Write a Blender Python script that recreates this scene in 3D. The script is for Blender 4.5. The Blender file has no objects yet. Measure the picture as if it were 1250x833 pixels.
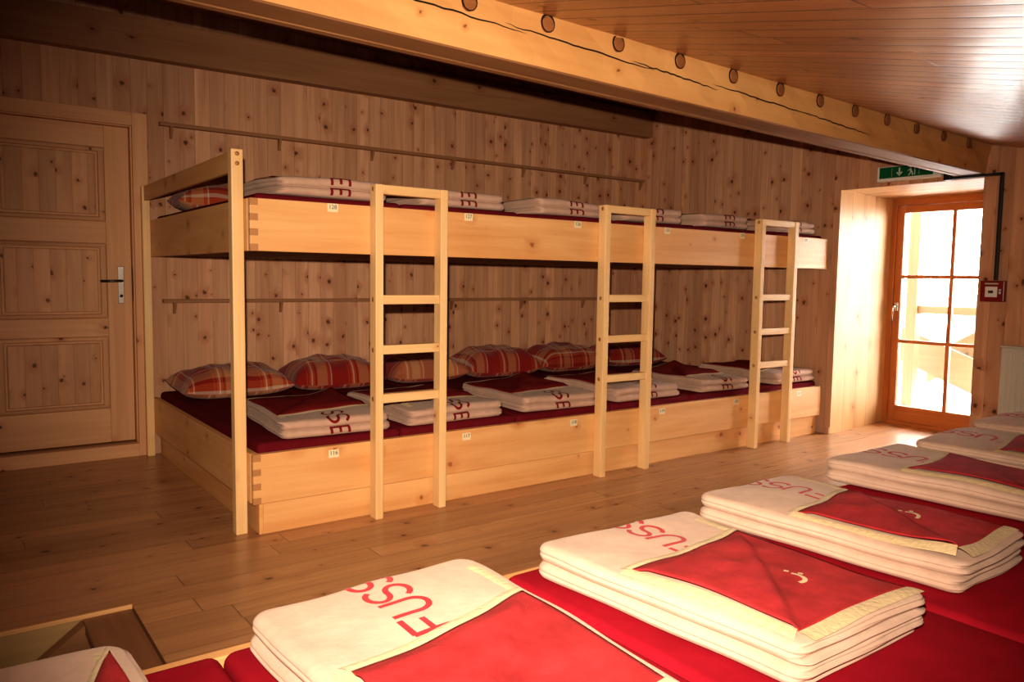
import bpy, bmesh, math, random
import numpy as np
from mathutils import Vector, Matrix
random.seed(7)
scene = bpy.context.scene
COL = scene.collection
R = math.radians
PI = math.pi

# ------------------------------------------------------------------ materials
class NT:
    def __init__(s, name):
        s.m = bpy.data.materials.new(name); s.m.use_nodes = True
        s.t = s.m.node_tree; s.t.nodes.clear()
        s.out = s.t.nodes.new('ShaderNodeOutputMaterial')
        s.b = s.t.nodes.new('ShaderNodeBsdfPrincipled')
        s.t.links.new(s.b.outputs[0], s.out.inputs[0])
    def n(s, ty, **kw):
        x = s.t.nodes.new(ty)
        for k, v in kw.items(): setattr(x, k, v)
        return x
    def lk(s, a, b):
        if isinstance(a, (int, float)): b.default_value = a
        elif isinstance(a, (tuple, list)): b.default_value = (*a, 1) if len(a) == 3 and b.type == 'RGBA' else a
        else: s.t.links.new(a, b)
    def math(s, op, a, b=0.0, c=None):
        x = s.n('ShaderNodeMath', operation=op)
        s.lk(a, x.inputs[0]); s.lk(b, x.inputs[1])
        if c is not None: s.lk(c, x.inputs[2])
        return x.outputs[0]
    def mix(s, f, a, b, mode='MIX'):
        x = s.n('ShaderNodeMix', data_type='RGBA', blend_type=mode)
        s.lk(f, x.inputs[0]); s.lk(a, x.inputs[6]); s.lk(b, x.inputs[7])
        return x.outputs[2]
    def rng(s, v, a, b, c=0.0, d=1.0, smooth=False):
        x = s.n('ShaderNodeMapRange', interpolation_type='SMOOTHSTEP' if smooth else 'LINEAR')
        s.lk(v, x.inputs[0])
        for i, q in enumerate((a, b, c, d)): x.inputs[i + 1].default_value = q
        return x.outputs[0]
    def xyz(s, x, y, z=0.0):
        c = s.n('ShaderNodeCombineXYZ')
        for i, q in enumerate((x, y, z)): s.lk(q, c.inputs[i])
        return c.outputs[0]
    def noise(s, vec, scale=1.0, detail=3.0, rough=0.55, dist=0.0):
        x = s.n('ShaderNodeTexNoise'); s.lk(vec, x.inputs['Vector'])
        x.inputs['Scale'].default_value = scale; x.inputs['Detail'].default_value = detail
        x.inputs['Roughness'].default_value = rough; x.inputs['Distortion'].default_value = dist
        return x.outputs[0]
    def bump(s, h, strength=0.3, dist=0.002, normal=None):
        x = s.n('ShaderNodeBump'); x.inputs['Strength'].default_value = strength
        x.inputs['Distance'].default_value = dist; s.lk(h, x.inputs['Height'])
        if normal is not None: s.lk(normal, x.inputs['Normal'])
        s.t.links.new(x.outputs[0], s.b.inputs['Normal'])
        return x.outputs[0]

def wood(name, c1, c2, plank=None, length=None, knots=.35, kscale=7, ksize=1.0, rough=.5, spec=.4,
         var=.35, gap=.5, gapw=.004, kcol=(.08, .025, .01), grain=40, gloss=None, streak=.8, kshow=.9, kamb=.35, convex=0, warp=.012):
    N = NT(name)
    uv = N.n('ShaderNodeUVMap'); sp = N.n('ShaderNodeSeparateXYZ'); N.lk(uv.outputs[0], sp.inputs[0])
    u, v = sp.outputs[0], sp.outputs[1]
    g = None; r1 = 0.5
    if plank:
        vs = N.math('DIVIDE', v, plank)
        idx = N.math('FLOOR', vs)
        fr = N.math('FRACT', vs)
        wn = N.n('ShaderNodeTexWhiteNoise', noise_dimensions='1D'); N.lk(N.math('ADD', idx, .37), wn.inputs['W'])
        r0 = wn.outputs['Value']
        e = N.math('MINIMUM', fr, N.math('SUBTRACT', 1.0, fr))
        g = N.rng(e, gapw / plank * .3, gapw / plank, 1, 0)
        if length:
            us = N.math('ADD', N.math('DIVIDE', u, length), N.math('MULTIPLY', r0, 7.3))
            i2 = N.math('FLOOR', us); f2 = N.math('FRACT', us)
            e2 = N.math('MINIMUM', f2, N.math('SUBTRACT', 1.0, f2))
            g = N.math('MAXIMUM', g, N.rng(e2, .0007, .0018, 1, 0))
            wn2 = N.n('ShaderNodeTexWhiteNoise', noise_dimensions='2D')
            N.lk(N.xyz(idx, i2), wn2.inputs['Vector']); r1 = wn2.outputs['Value']
        else: r1 = r0
        u = N.math('ADD', u, N.math('MULTIPLY', r1, 17.0))
    else:
        oi = N.n('ShaderNodeObjectInfo')
        r1 = oi.outputs['Random']
        u = N.math('ADD', u, N.math('MULTIPLY', r1, 23.0))
        v = N.math('ADD', v, N.math('MULTIPLY', r1, 9.0))
    # knots
    vo = N.n('ShaderNodeTexVoronoi', voronoi_dimensions='2D', feature='F1')
    wp_ = N.math('MULTIPLY', N.math('SUBTRACT', N.noise(N.xyz(u, v, 3.0), 38.0, 2.0), .5), warp * 2)
    N.lk(N.xyz(N.math('ADD', N.math('MULTIPLY', u, .85), wp_), N.math('SUBTRACT', v, wp_)), vo.inputs['Vector'])
    vo.inputs['Scale'].default_value = kscale; vo.inputs['Randomness'].default_value = 1.0
    cs = N.n('ShaderNodeSeparateColor'); N.lk(vo.outputs['Color'], cs.inputs[0])
    gate = N.math('LESS_THAN', cs.outputs[0], knots)
    sz = N.math('MULTIPLY_ADD', cs.outputs[1], 1.0, .3)
    d = N.math('DIVIDE', vo.outputs['Distance'], sz)
    kn = N.math('MULTIPLY', gate, N.rng(d, .035 * ksize, .1 * ksize, 1, 0, True))
    halo = N.math('MULTIPLY', gate, N.rng(d, .05 * ksize, .42 * ksize, 1, 0, True))
    # grain
    vw = N.math('ADD', v, N.math('MULTIPLY', halo, .03))
    gv = N.xyz(N.math('MULTIPLY', u, 1.3), N.math('MULTIPLY', vw, grain), N.math('MULTIPLY', r1, 13.0))
    g1 = N.noise(gv, 1.0, 4.0, .6, .4)
    gv2 = N.xyz(N.math('MULTIPLY', u, .8), N.math('MULTIPLY', vw, grain * .22), N.math('MULTIPLY', r1, 5.0))
    g2 = N.noise(gv2, 1.0, 2.0, .5, .8)
    f = N.math('ADD', N.math('MULTIPLY', N.rng(g1, .35, .7), .45 * streak), N.math('MULTIPLY', N.rng(g2, .35, .68), .6 * streak))
    c = N.mix(f, c1, c2)
    if var:
        c = N.mix(N.math('SUBTRACT', 1.0, N.math('MULTIPLY_ADD', r1, -var, 1.0)), c, tuple(x * .45 for x in c2), 'MIX')
    c = N.mix(N.math('MULTIPLY', halo, kamb), c, tuple(x * y for x, y in zip(c2, (.75, .5, .4))))
    c = N.mix(N.math('MULTIPLY', kn, kshow), c, kcol)
    if g is not None: c = N.mix(N.math('MULTIPLY', g, gap), c, (.02, .008, .004))
    N.lk(c, N.b.inputs['Base Color'])
    N.b.inputs['Specular IOR Level'].default_value = spec
    N.lk(N.rng(g1, .2, .8, rough - .06, rough + .08), N.b.inputs['Roughness'])
    h = N.math('MULTIPLY', g1, .25)
    if g is not None: h = N.math('SUBTRACT', h, g)
    if convex: h = N.math('SUBTRACT', h, N.math('MULTIPLY', N.math('POWER', N.math('ABSOLUTE', N.math('SUBTRACT', fr, .5)), 2.0), convex))
    N.bump(h, .35, .003)
    return N.m

def plain(name, col, rough=.5, metal=0, spec=.5, noise=0, nscale=30, emis=None, bump=0):
    N = NT(name)
    if noise:
        tc = N.n('ShaderNodeTexCoord')
        nz = N.noise(tc.outputs['Object'], nscale, 4)
        N.lk(N.mix(nz, tuple(x * (1 - noise) for x in col), tuple(min(1, x * (1 + noise)) for x in col)), N.b.inputs['Base Color'])
        if bump: N.bump(nz, bump, .004)
    else: N.lk(col, N.b.inputs['Base Color'])
    N.b.inputs['Roughness'].default_value = rough; N.b.inputs['Metallic'].default_value = metal
    N.b.inputs['Specular IOR Level'].default_value = spec
    if emis: N.lk(emis[0], N.b.inputs['Emission Color']); N.b.inputs['Emission Strength'].default_value = emis[1]
    return N.m

def cloth(name, col, var=.12, scale=14, fine=400, bump=.25, sheen=.3, sheen_col=(1, 1, 1)):
    N = NT(name)
    tc = N.n('ShaderNodeTexCoord')
    a = N.noise(tc.outputs['Object'], scale, 4, .6); b = N.noise(tc.outputs['Object'], fine, 2)
    N.lk(N.mix(N.rng(a, .3, .7), tuple(x * (1 - var) for x in col), tuple(min(1, x * (1 + var)) for x in col)), N.b.inputs['Base Color'])
    N.b.inputs['Roughness'].default_value = .95; N.b.inputs['Specular IOR Level'].default_value = .08
    N.b.inputs['Sheen Weight'].default_value = sheen; N.b.inputs['Sheen Roughness'].default_value = .5
    N.lk(sheen_col, N.b.inputs['Sheen Tint'])
    N.bump(N.math('ADD', N.math('MULTIPLY', a, .9), N.math('MULTIPLY', b, .15)), bump, .012)
    return N.m

def plaid(name):
    N = NT(name)
    uv = N.n('ShaderNodeUVMap'); sp = N.n('ShaderNodeSeparateXYZ'); N.lk(uv.outputs[0], sp.inputs[0])
    oi = N.n('ShaderNodeObjectInfo')
    def ramp(x, off):
        f = N.math('FRACT', N.math('ADD', N.math('DIVIDE', x, .32), N.math('MULTIPLY', oi.outputs['Random'], off)))
        cr = N.n('ShaderNodeValToRGB'); cr.color_ramp.interpolation = 'CONSTANT'
        st = [(0, (.24, .015, .012)), (.36, (.38, .055, .02)), (.40, (.25, .015, .012)), (.43, (.45, .09, .03)), (.48, (.58, .46, .36)), (.51, (.42, .08, .025)), (.56, (.24, .02, .015)), (.62, (.46, .21, .10)), (.86, (.36, .045, .02)), (.94, (.52, .40, .30)), (.965, (.3, .02, .015))]
        el = cr.color_ramp.elements
        while len(el) < len(st): el.new(.5)
        for e, (p, c) in zip(el, st): e.position = p; e.color = (*c, 1)
        N.lk(f, cr.inputs[0]); return cr.outputs[0]
    c = N.mix(.5, ramp(sp.outputs[0], 5.0), ramp(sp.outputs[1], 3.0))
    tc = N.n('ShaderNodeTexCoord'); a = N.noise(tc.outputs['Object'], 9, 3); b = N.noise(tc.outputs['Object'], 500, 2)
    N.lk(c, N.b.inputs['Base Color']); N.b.inputs['Roughness'].default_value = .9; N.b.inputs['Specular IOR Level'].default_value = .1
    N.b.inputs['Sheen Weight'].default_value = .15
    N.bump(N.math('ADD', a, N.math('MULTIPLY', b, .08)), .3, .03)
    return N.m

M = {}
M['wall'] = wood('wall_boards', (.78, .445, .275), (.52, .255, .14), plank=.105, knots=.42, kscale=7.5, ksize=1.3, kamb=.5, streak=1.0, rough=.6, spec=.25, var=.36, gap=.3, gapw=.003)
M['doorw'] = wood('door_boards', (.78, .43, .235), (.56, .275, .14), plank=.095, knots=.40, kscale=6.5, rough=.5, spec=.3, var=.4, gap=.3, gapw=.002)
M['doorp'] = wood('door_pine', (.78, .435, .235), (.62, .31, .155), knots=.2, kscale=5, rough=.5, spec=.3, var=.1)
M['bed'] = wood('bed_pine', (.84, .49, .22), (.66, .29, .10), knots=.32, kscale=5.0, ksize=.9, rough=.42, spec=.35, var=.0, kcol=(.30, .09, .03), grain=26, kshow=.85)
M['ladder'] = wood('ladder_pine', (.88, .60, .31), (.76, .44, .19), knots=.1, kscale=6, ksize=.7, rough=.4, spec=.35, var=.0, kcol=(.35, .12, .04), grain=50)
M['dark_end'] = wood('end_grain_pine', (.52, .25, .1), (.42, .18, .07), knots=0, rough=.5, var=0)
M['floor'] = wood('floor_boards', (.67, .355, .17), (.40, .18, .076), plank=.145, length=2.4, knots=.4, kscale=5.6, rough=.30, spec=.5, var=.4, gap=.5, gapw=.0025, kcol=(.05, .02, .01))
M['ceil'] = wood('ceiling_boards', (.60, .26, .10), (.42, .165, .06), plank=.125, length=3.2, knots=.3, kscale=5.5, rough=.30, spec=.4, var=.3, gap=.85, gapw=.007, convex=3.0)
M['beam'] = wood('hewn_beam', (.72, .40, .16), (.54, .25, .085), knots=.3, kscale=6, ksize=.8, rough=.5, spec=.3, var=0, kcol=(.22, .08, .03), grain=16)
M['beamlow'] = wood('beam_underside', (.33, .165, .075), (.24, .105, .045), knots=.2, kscale=5, rough=.55, spec=.2, var=0, grain=16)  # darker copy of the beam wood, underside shade put into the colour
M['dowel'] = wood('beam_dowel', (.34, .14, .055), (.22, .085, .03), knots=0, rough=.6, spec=.2, var=0)
M['plate'] = wood('dark_beam', (.36, .18, .09), (.26, .115, .055), knots=.2, kscale=5, rough=.6, spec=.2, var=0)
M['reveal'] = wood('door_lining', (.70, .42, .19), (.56, .28, .11), knots=.25, kscale=4.5, ksize=.9, rough=.45, spec=.3, var=0, kcol=(.35, .13, .05), grain=22, plank=.2)
M['frame'] = wood('door_frame_orange', (.52, .17, .045), (.38, .105, .025), knots=.1, kscale=5, rough=.35, spec=.4, var=0)
M['stair'] = wood('stair_wood', (.36, .17, .08), (.22, .095, .042), knots=.1, kscale=5, rough=.45, spec=.4, var=0)
M['stairpanel'] = wood('stairwell_panel', (.55, .36, .17), (.42, .26, .11), knots=.2, kscale=5, rough=.5, var=0)
M['outwood'] = wood('railing_wood', (.10, .062, .024), (.075, .042, .015), knots=.3, kscale=5, rough=.6, var=0, kcol=(.03, .012, .004))
M['fleece'] = cloth('cream_fleece', (.68, .475, .375), .08, 16, 500, .35, .15, (1, .9, .8))
M['fleece2'] = cloth('pink_cream_fleece', (.53, .345, .265), .08, 16, 500, .35, .1)  # cream fleece darkened to paint in the dimmer light on the bunks
M['maroonink'] = cloth('maroon_lettering', (.20, .012, .016), .1, 30, 500, .2, 0)  # red lettering with the dimness at the bunks put into its colour
M['hem'] = cloth('cream_hem', (.74, .57, .34), .06, 60, 600, .5, .1)
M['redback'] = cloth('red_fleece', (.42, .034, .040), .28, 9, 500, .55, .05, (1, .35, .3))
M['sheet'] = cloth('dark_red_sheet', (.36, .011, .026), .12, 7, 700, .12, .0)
M['maroon'] = cloth('maroon_sheet', (.135, .008, .014), .15, 7, 700, .12, .0)  # same red sheet, shade on the bunk mattresses painted into the colour
M['marback'] = cloth('maroon_fleece', (.21, .016, .016), .2, 11, 500, .35, .0)  # red flap fleece, darkened for the weak light reaching the bunks
M['redink'] = cloth('red_lettering', (.58, .028, .04), .1, 30, 500, .2, .1)
M['plaid'] = plaid('plaid_pillowcase')
M['chrome'] = plain('chrome', (.8, .78, .74), .25, 1)
M['bronze'] = plain('dark_metal', (.07, .05, .04), .35, .8)
M['white'] = plain('white_plastic', (.75, .72, .66), .4)
M['rad'] = plain('radiator_enamel', (.62, .58, .5), .4)
M['red'] = plain('alarm_red', (.22, .008, .008), .35)
M['green'] = plain('sign_green', (.0, .10, .035), .35)
M['signwhite'] = plain('sign_white', (.55, .62, .52), .5)
M['black'] = plain('black_plastic', (.012, .012, .012), .5)
M['sticker'] = plain('sticker_paper', (.85, .72, .48), .6)
M['ink'] = plain('sticker_ink', (.05, .05, .06), .7)
M['snow'] = plain('snow', (.88, .9, .93), .7, noise=.04, nscale=3, bump=.3)
M['under'] = wood('bed_base_board', (.30, .15, .07), (.22, .10, .045), knots=.1, rough=.7, spec=.1, var=0)
def mountain_mat():
    N = NT('snowy_mountain')
    tc = N.n('ShaderNodeTexCoord')
    a = N.noise(tc.outputs['Object'], .5, 8, .65)
    N.lk(N.mix(N.rng(a, .42, .58, 0, 1), (.045, .05, .054), (.10, .10, .10)), N.b.inputs['Base Color'])
    N.b.inputs['Roughness'].default_value = .9
    return N.m
M['mount'] = mountain_mat()
def glass_mat():
    N = NT('window_glass')
    N.t.nodes.remove(N.b)
    tr = N.n('ShaderNodeBsdfTransparent'); gl = N.n('ShaderNodeBsdfGlossy'); gl.inputs['Roughness'].default_value = .02
    fr = N.n('ShaderNodeFresnel'); fr.inputs[0].default_value = 1.3
    mx = N.n('ShaderNodeMixShader'); N.lk(fr.outputs[0], mx.inputs[0])
    N.lk(tr.outputs[0], mx.inputs[1]); N.lk(gl.outputs[0], mx.inputs[2]); N.lk(mx.outputs[0], N.out.inputs[0])
    tr.inputs[0].default_value = (.97, .98, .97, 1)
    return N.m
M['glass'] = glass_mat()

# ------------------------------------------------------------------ object helpers
def finish(name, me, mats, parent=None, smooth=False):
    for m in (mats if isinstance(mats, (list, tuple)) else [mats]): me.materials.append(M[m])
    if smooth:
        me.polygons.foreach_set('use_smooth', [True] * len(me.polygons))
    o = bpy.data.objects.new(name, me); COL.objects.link(o)
    if parent is not None:
        L = Vector((0, 0, 0)); p = parent
        while p is not None: L += p.location; p = p.parent
        me.transform(Matrix.Translation(-L)); o.parent = parent
    return o

def root(name, loc, label, cat, group=None, kind=None):
    o = bpy.data.objects.new(name, None); COL.objects.link(o); o.location = loc
    o.empty_display_size = .1
    return tag(o, label, cat, group, kind)

def tag(o, label, cat, group=None, kind=None):
    o['label'] = label; o['category'] = cat
    if group: o['group'] = group
    if kind: o['kind'] = kind
    return o

def box_uv(bm, grain, off):
    uvl = bm.loops.layers.uv.verify()
    for f in bm.faces:
        n = f.normal; d = max(range(3), key=lambda i: abs(n[i]))
        rest = [i for i in range(3) if i != d]
        for l in f.loops:
            c = l.vert.co
            if d == grain: a, b = c[rest[0]] * .3, c[rest[1]]
            else:
                o_ = [i for i in rest if i != grain][0]
                a, b = c[grain], c[o_]
            l[uvl].uv = (a + off[0] + d * 3.3, b + off[1] + d * 1.7)

def box_bm(x0, x1, y0, y1, z0, z1, bevel=.003, grain=None, seg=2, rot=None, off=None):
    bm = bmesh.new()
    bmesh.ops.create_cube(bm, size=1)
    sx, sy, sz = x1 - x0, y1 - y0, z1 - z0
    for v in bm.verts: v.co = Vector(((v.co.x) * sx, (v.co.y) * sy, (v.co.z) * sz))
    if bevel: bmesh.ops.bevel(bm, geom=bm.edges[:], offset=min(bevel, min(sx, sy, sz) * .45), segments=seg, affect='EDGES', profile=.5)
    bm.normal_update()
    if grain is None: grain = max(range(3), key=lambda i: (sx, sy, sz)[i])
    box_uv(bm, grain, off if off is not None else (random.random() * 9, random.random() * 9))
    c = Vector(((x0 + x1) / 2, (y0 + y1) / 2, (z0 + z1) / 2))
    mt = Matrix.Translation(c) @ (rot.to_4x4() if rot else Matrix.Identity(4))
    bm.transform(mt)
    return bm

def join_bms(bms):
    out = bmesh.new()
    for b in bms:
        me = bpy.data.meshes.new('t'); b.to_mesh(me); b.free(); out.from_mesh(me); bpy.data.meshes.remove(me)
    return out

def bm_obj(name, bm, mats, parent=None, smooth=False):
    me = bpy.data.meshes.new(name); bm.to_mesh(me); bm.free()
    return finish(name, me, mats, parent, smooth)

def box(name, x0, x1, y0, y1, z0, z1, mat, parent=None, bevel=.003, grain=None, rot=None, seg=2, smooth=False, off=None):
    return bm_obj(name, box_bm(x0, x1, y0, y1, z0, z1, bevel, grain, seg, rot, off), mat, parent, smooth)

def tube_bm(pts, r, n=10, caps=True):
    bm = bmesh.new(); pts = [Vector(p) for p in pts]; rings = []
    for i, p in enumerate(pts):
        t = (pts[min(i + 1, len(pts) - 1)] - pts[max(i - 1, 0)]).normalized()
        a = t.cross(Vector((0, 0, 1)));
        if a.length < .05: a = t.cross(Vector((0, 1, 0)))
        a.normalize(); b = t.cross(a)
        rr = r[i] if isinstance(r, (list, tuple)) else r
        rings.append([bm.verts.new(p + a * rr * math.cos(2 * PI * k / n) + b * rr * math.sin(2 * PI * k / n)) for k in range(n)])
    for A, B in zip(rings, rings[1:]):
        for k in range(n): bm.faces.new((A[k], A[(k + 1) % n], B[(k + 1) % n], B[k]))
    if caps: bm.faces.new(rings[0]); bm.faces.new(rings[-1][::-1])
    bmesh.ops.recalc_face_normals(bm, faces=bm.faces[:])
    return bm

def grid_faces(nx, ny, off=0, wrap=False):
    F = []
    for i in range(nx - 1):
        for j in range(ny - 1 if not wrap else ny):
            a = off + i * ny + j; b = off + i * ny + (j + 1) % ny
            F.append((a, b, b + ny, a + ny))
    return F

def np_obj(name, V, F, mats, parent=None, smooth=True, uv=None, fm=None):
    me = bpy.data.meshes.new(name); me.from_pydata([tuple(map(float, v)) for v in V], [], F); me.update()
    if uv is not None:
        l = me.uv_layers.new(name='UVMap')
        vi = np.empty(len(me.loops), int); me.loops.foreach_get('vertex_index', vi)
        l.data.foreach_set('uv', np.asarray(uv, float)[vi].ravel())
    if fm is not None: me.polygons.foreach_set('material_index', fm)
    for m in (mats if isinstance(mats, (list, tuple)) else [mats]): me.materials.append(M[m])
    if smooth: me.polygons.foreach_set('use_smooth', [True] * len(me.polygons))
    o = bpy.data.objects.new(name, me); COL.objects.link(o)
    if parent is not None: o.parent = parent
    return o

# planar wall with rectangular openings. axis 'x' => wall lies in plane x=pos, spans y,z ; 'y' => plane y=pos, spans x,z ; 'z' => floor
def panel(name, axis, pos, a0, a1, b0, b1, holes, mat, grain='b', label=None, cat=None, zf=None):
    A = sorted({a0, a1, *[h[0] for h in holes], *[h[1] for h in holes]})
    B = sorted({b0, b1, *[h[2] for h in holes], *[h[3] for h in holes]})
    bm = bmesh.new(); uvl = bm.loops.layers.uv.verify(); vs = {}
    def pt(a, b):
        if axis == 'x': return (pos, a, b)
        if axis == 'y': return (a, pos, b)
        return (a, b, pos)
    for i in range(len(A) - 1):
        for j in range(len(B) - 1):
            ca, cb = (A[i] + A[i + 1]) / 2, (B[j] + B[j + 1]) / 2
            if any(h[0] < ca < h[1] and h[2] < cb < h[3] for h in holes): continue
            q = []
            for a, b in ((A[i], B[j]), (A[i + 1], B[j]), (A[i + 1], B[j + 1]), (A[i], B[j + 1])):
                if (a, b) not in vs: vs[(a, b)] = bm.verts.new(pt(a, b))
                q.append((vs[(a, b)], a, b))
            f = bm.faces.new([x[0] for x in q])
            for l, (_, a, b) in zip(f.loops, q): l[uvl].uv = (b, a) if grain == 'b' else (a, b)
    o = bm_obj(name, bm, mat)
    return tag(o, label, cat, None, 'structure')

# ------------------------------------------------------------------ the room
XE = 4.89      # end wall with the glazed door
YW = 2.20      # back wall
ZC0, TAN = 2.36, math.tan(R(13.0))
def zceil(x, y): return ZC0 - .0165 * (x - .7) + TAN * (y + 1.2)

panel('floor', 'z', 0, -2.6, XE + 1.06, -4.2, YW + .12, [(-2.3, -.65, -1.85, -.505)], 'floor', 'a', 'brown knotty softwood plank floor with a stairwell opening at lower left', 'floor')
panel('wall_back', 'y', YW, -2.6, XE, 0, 3.3, [(-1.12, -.07, .02, 2.31)], 'wall', 'b', 'knotty pine board wall behind the bunk bed with a panelled door', 'wall')
panel('wall_right', 'x', XE, -4.2, YW, 0, 3.3, [(-1.17, -.06, 0, 2.06)], 'wall', 'b', 'knotty pine board end wall with the glazed door and exit sign', 'wall')
panel('wall_left', 'x', -2.6, -4.2, YW, 0, 3.4, [], 'wall', 'b', 'pine board wall on the left side of the room', 'wall')
panel('wall_front', 'y', -4.2, -2.6, XE, 0, 3.0, [], 'wall', 'b', 'pine board wall behind the front sleeping platform', 'wall')
# ceiling, sloping up towards the back wall, boards run up the slope
bm = bmesh.new(); uvl = bm.loops.layers.uv.verify()
q = [(-2.6, -4.2), (XE, -4.2), (XE, YW), (-2.6, YW)]
f = bm.faces.new([bm.verts.new((x, y, zceil(x, y))) for x, y in q][::-1])
for l in f.loops: l[uvl].uv = (l.vert.co.y, l.vert.co.x)
tag(bm_obj('ceiling', bm, 'ceil'), 'sloping varnished pine board ceiling with a sheen near the door', 'ceiling', None, 'structure')

# big hewn beam
def beam_obj():
    bm = bmesh.new(); uvl = bm.loops.layers.uv.verify(); rng = random.Random(3)
    n = 60; rings = []
    prof = [(-1.165, 0), (-1.158, -.004), (-.99, 0), (-.965, .02), (-.965, .34), (-1.20, .34), (-1.195, .205), (-1.175, .012)]
    prof = [(-1.175, .006), (-1.168, .0), (-1.04, .0), (-1.034, .006), (-1.026, .006), (-1.02, .0), (-.985, .0), (-.975, .01), (-.975, .40), (-1.205, .40), (-1.205, .2), (-1.195, .13), (-1.183, .06)]
    for i in range(n + 1):
        x = -2.6 + (XE + 2.6) * i / n
        zb = 2.172 - .0165 * (x + .4)
        r = []
        for k, (y, z) in enumerate(prof):
            a = .0035 * math.sin(x * 7.3 + k * 2.1) + .003 * math.sin(x * 17 + k * 4.7) if k in (10, 11, 12) else .0012 * math.sin(x * 5 + k)
            r.append(bm.verts.new((x, y + a, zb + z)))
        rings.append(r)
    L = [0]
    for k in range(1, len(prof) + 1):
        p, q_ = prof[k - 1], prof[k % len(prof)]; L.append(L[-1] + math.hypot(p[0] - q_[0], p[1] - q_[1]))
    m = len(prof)
    for A, B in zip(rings, rings[1:]):
        for k in range(m):
            f = bm.faces.new((A[k], B[k], B[(k + 1) % m], A[(k + 1) % m]))
            for l, vv in zip(f.loops, (L[k], L[k], L[k + 1], L[k + 1])): l[uvl].uv = (l.vert.co.x, vv)
    bm.faces.new(rings[0]); bm.faces.new(rings[-1][::-1])
    bmesh.ops.recalc_face_normals(bm, faces=bm.faces[:]); bm.normal_update()
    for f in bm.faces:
        if f.normal.z < -.6 or f.normal.y > .5: f.material_index = 1  # faces that get the shade-darkened wood
    return bm
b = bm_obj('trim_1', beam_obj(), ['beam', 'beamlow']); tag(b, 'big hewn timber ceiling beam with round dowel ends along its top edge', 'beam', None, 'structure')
def dowel(x, r=.031):
    zb = 2.172 - .0165 * (x + .4)
    bm = bmesh.new(); n = 18; c = Vector((x, -1.2, zb + .17)); rings = []
    rg = random.Random(int(x * 100))
    for yy, rr in ((.02, 1.0), (-.006, 1.0), (-.013, .88), (-.014, .5)):
        rings.append([bm.verts.new(c + Vector((rr * r * (1 + .07 * rg.uniform(-1, 1)) * math.cos(2 * PI * k / n), yy, rr * r * math.sin(2 * PI * k / n)))) for k in range(n)])
    for A, B in zip(rings, rings[1:]):
        for k in range(n): bm.faces.new((A[k], A[(k + 1) % n], B[(k + 1) % n], B[k]))
    bm.faces.new(rings[-1]); bmesh.ops.recalc_face_normals(bm, faces=bm.faces[:]); bm.normal_update()
    box_uv(bm, 0, (x, 0))
    ring = [[bm.verts.new(c + Vector(((q_ * math.cos(2 * PI * k / n) - .1) * r, -.0095, (q_ * math.sin(2 * PI * k / n) + .12) * r))) for k in range(n)] for q_ in (.9, 1.2)]
    for k in range(n):
        f = bm.faces.new((ring[0][k], ring[0][(k + 1) % n], ring[1][(k + 1) % n], ring[1][k])); f.material_index = 1
    return bm
for x in (.05, .44, .82, 1.215, 1.61, 2.0, 2.385, 2.75, 3.106, 3.461, 3.82, 4.18, 4.54):
    o = bm_obj('dowel_end', dowel(x), ['dowel', 'bronze'], b)
def crack(x0, x1, h, seed):
    rg = random.Random(seed); bm = bmesh.new(); n = 26; up = []; dn = []
    for i in range(n + 1):
        t = i / n; x = x0 + (x1 - x0) * t; zb = 2.172 - .0165 * (x + .4)
        hh = h - .028 * t + rg.uniform(-.003, .003); w = .0035 * math.sin(PI * t) ** .5
        y = -1.195 - .05 * (hh - .1) / .1 * .2 - .006
        up.append(bm.verts.new((x, y, zb + hh + w))); dn.append(bm.verts.new((x, y, zb + hh - w)))
    for i in range(n): bm.faces.new((dn[i], dn[i + 1], up[i + 1], up[i]))
    return bm
for a in ((-.3, .72, .142, 1), (.6, 1.45, .130, 2), (1.3, 1.9, .118, 3), (1.85, 2.7, .112, 4), (2.6, 3.3, .09, 5)):
    bm_obj('crack', crack(*a), 'black', b)
# wall plate beam along the back wall
bm = box_bm(-2.6, XE - .002, 2.10, YW + .03, 2.762, 3.02, .006, 0)
for v in bm.verts: v.co.z += .006 * (v.co.x - 2)
tag(bm_obj('trim_2', bm, 'plate'), 'dark timber wall plate running along the top of the back wall', 'beam', None, 'structure')

# ------------------------------------------------------------------ panelled wooden door in the back wall
d1 = root('door_1', (-.6, YW, 0), 'closed knotty pine door with three panels left of the bunk bed', 'door', None, 'structure')
dx0, dx1, yl = -1.075, -.115, YW + .055   # leaf
Z = [.16, .345, .85, .975, 1.49, 1.64, 2.14, 2.285]
def casing():
    xs = (-1.19, -1.085, -.105, -.008)
    bs = [box_bm(xs[0], xs[1], YW - .025, YW + .01, 0, 2.385, .004), box_bm(xs[2], xs[3], YW - .025, YW + .01, 0, 2.385, .004),
          box_bm(xs[1], xs[2], YW - .025, YW + .01, 2.295, 2.385, .004), box_bm(xs[1], xs[2], YW - .03, YW + .01, 0, .092, .004)]
    return join_bms(bs)
bm_obj('casing', casing(), 'doorp', d1)
bm_obj('jamb', join_bms([box_bm(-.112, -.07, YW + .008, YW + .11, .02, 2.31, .002), box_bm(-1.12, -1.078, YW + .008, YW + .11, .02, 2.31, .002), box_bm(-1.078, -.112, YW + .008, YW + .11, 2.29, 2.31, .002)]), 'doorp', d1)
box('threshold', -1.078, -.112, YW - .01, YW + .11, .05, .10, 'stair', d1)
leaf = box('leaf', dx0, dx1, yl + .012, yl + .045, .105, 2.288, 'doorp', d1, .002, 2)
px0, px1 = -.925, -.268
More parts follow.
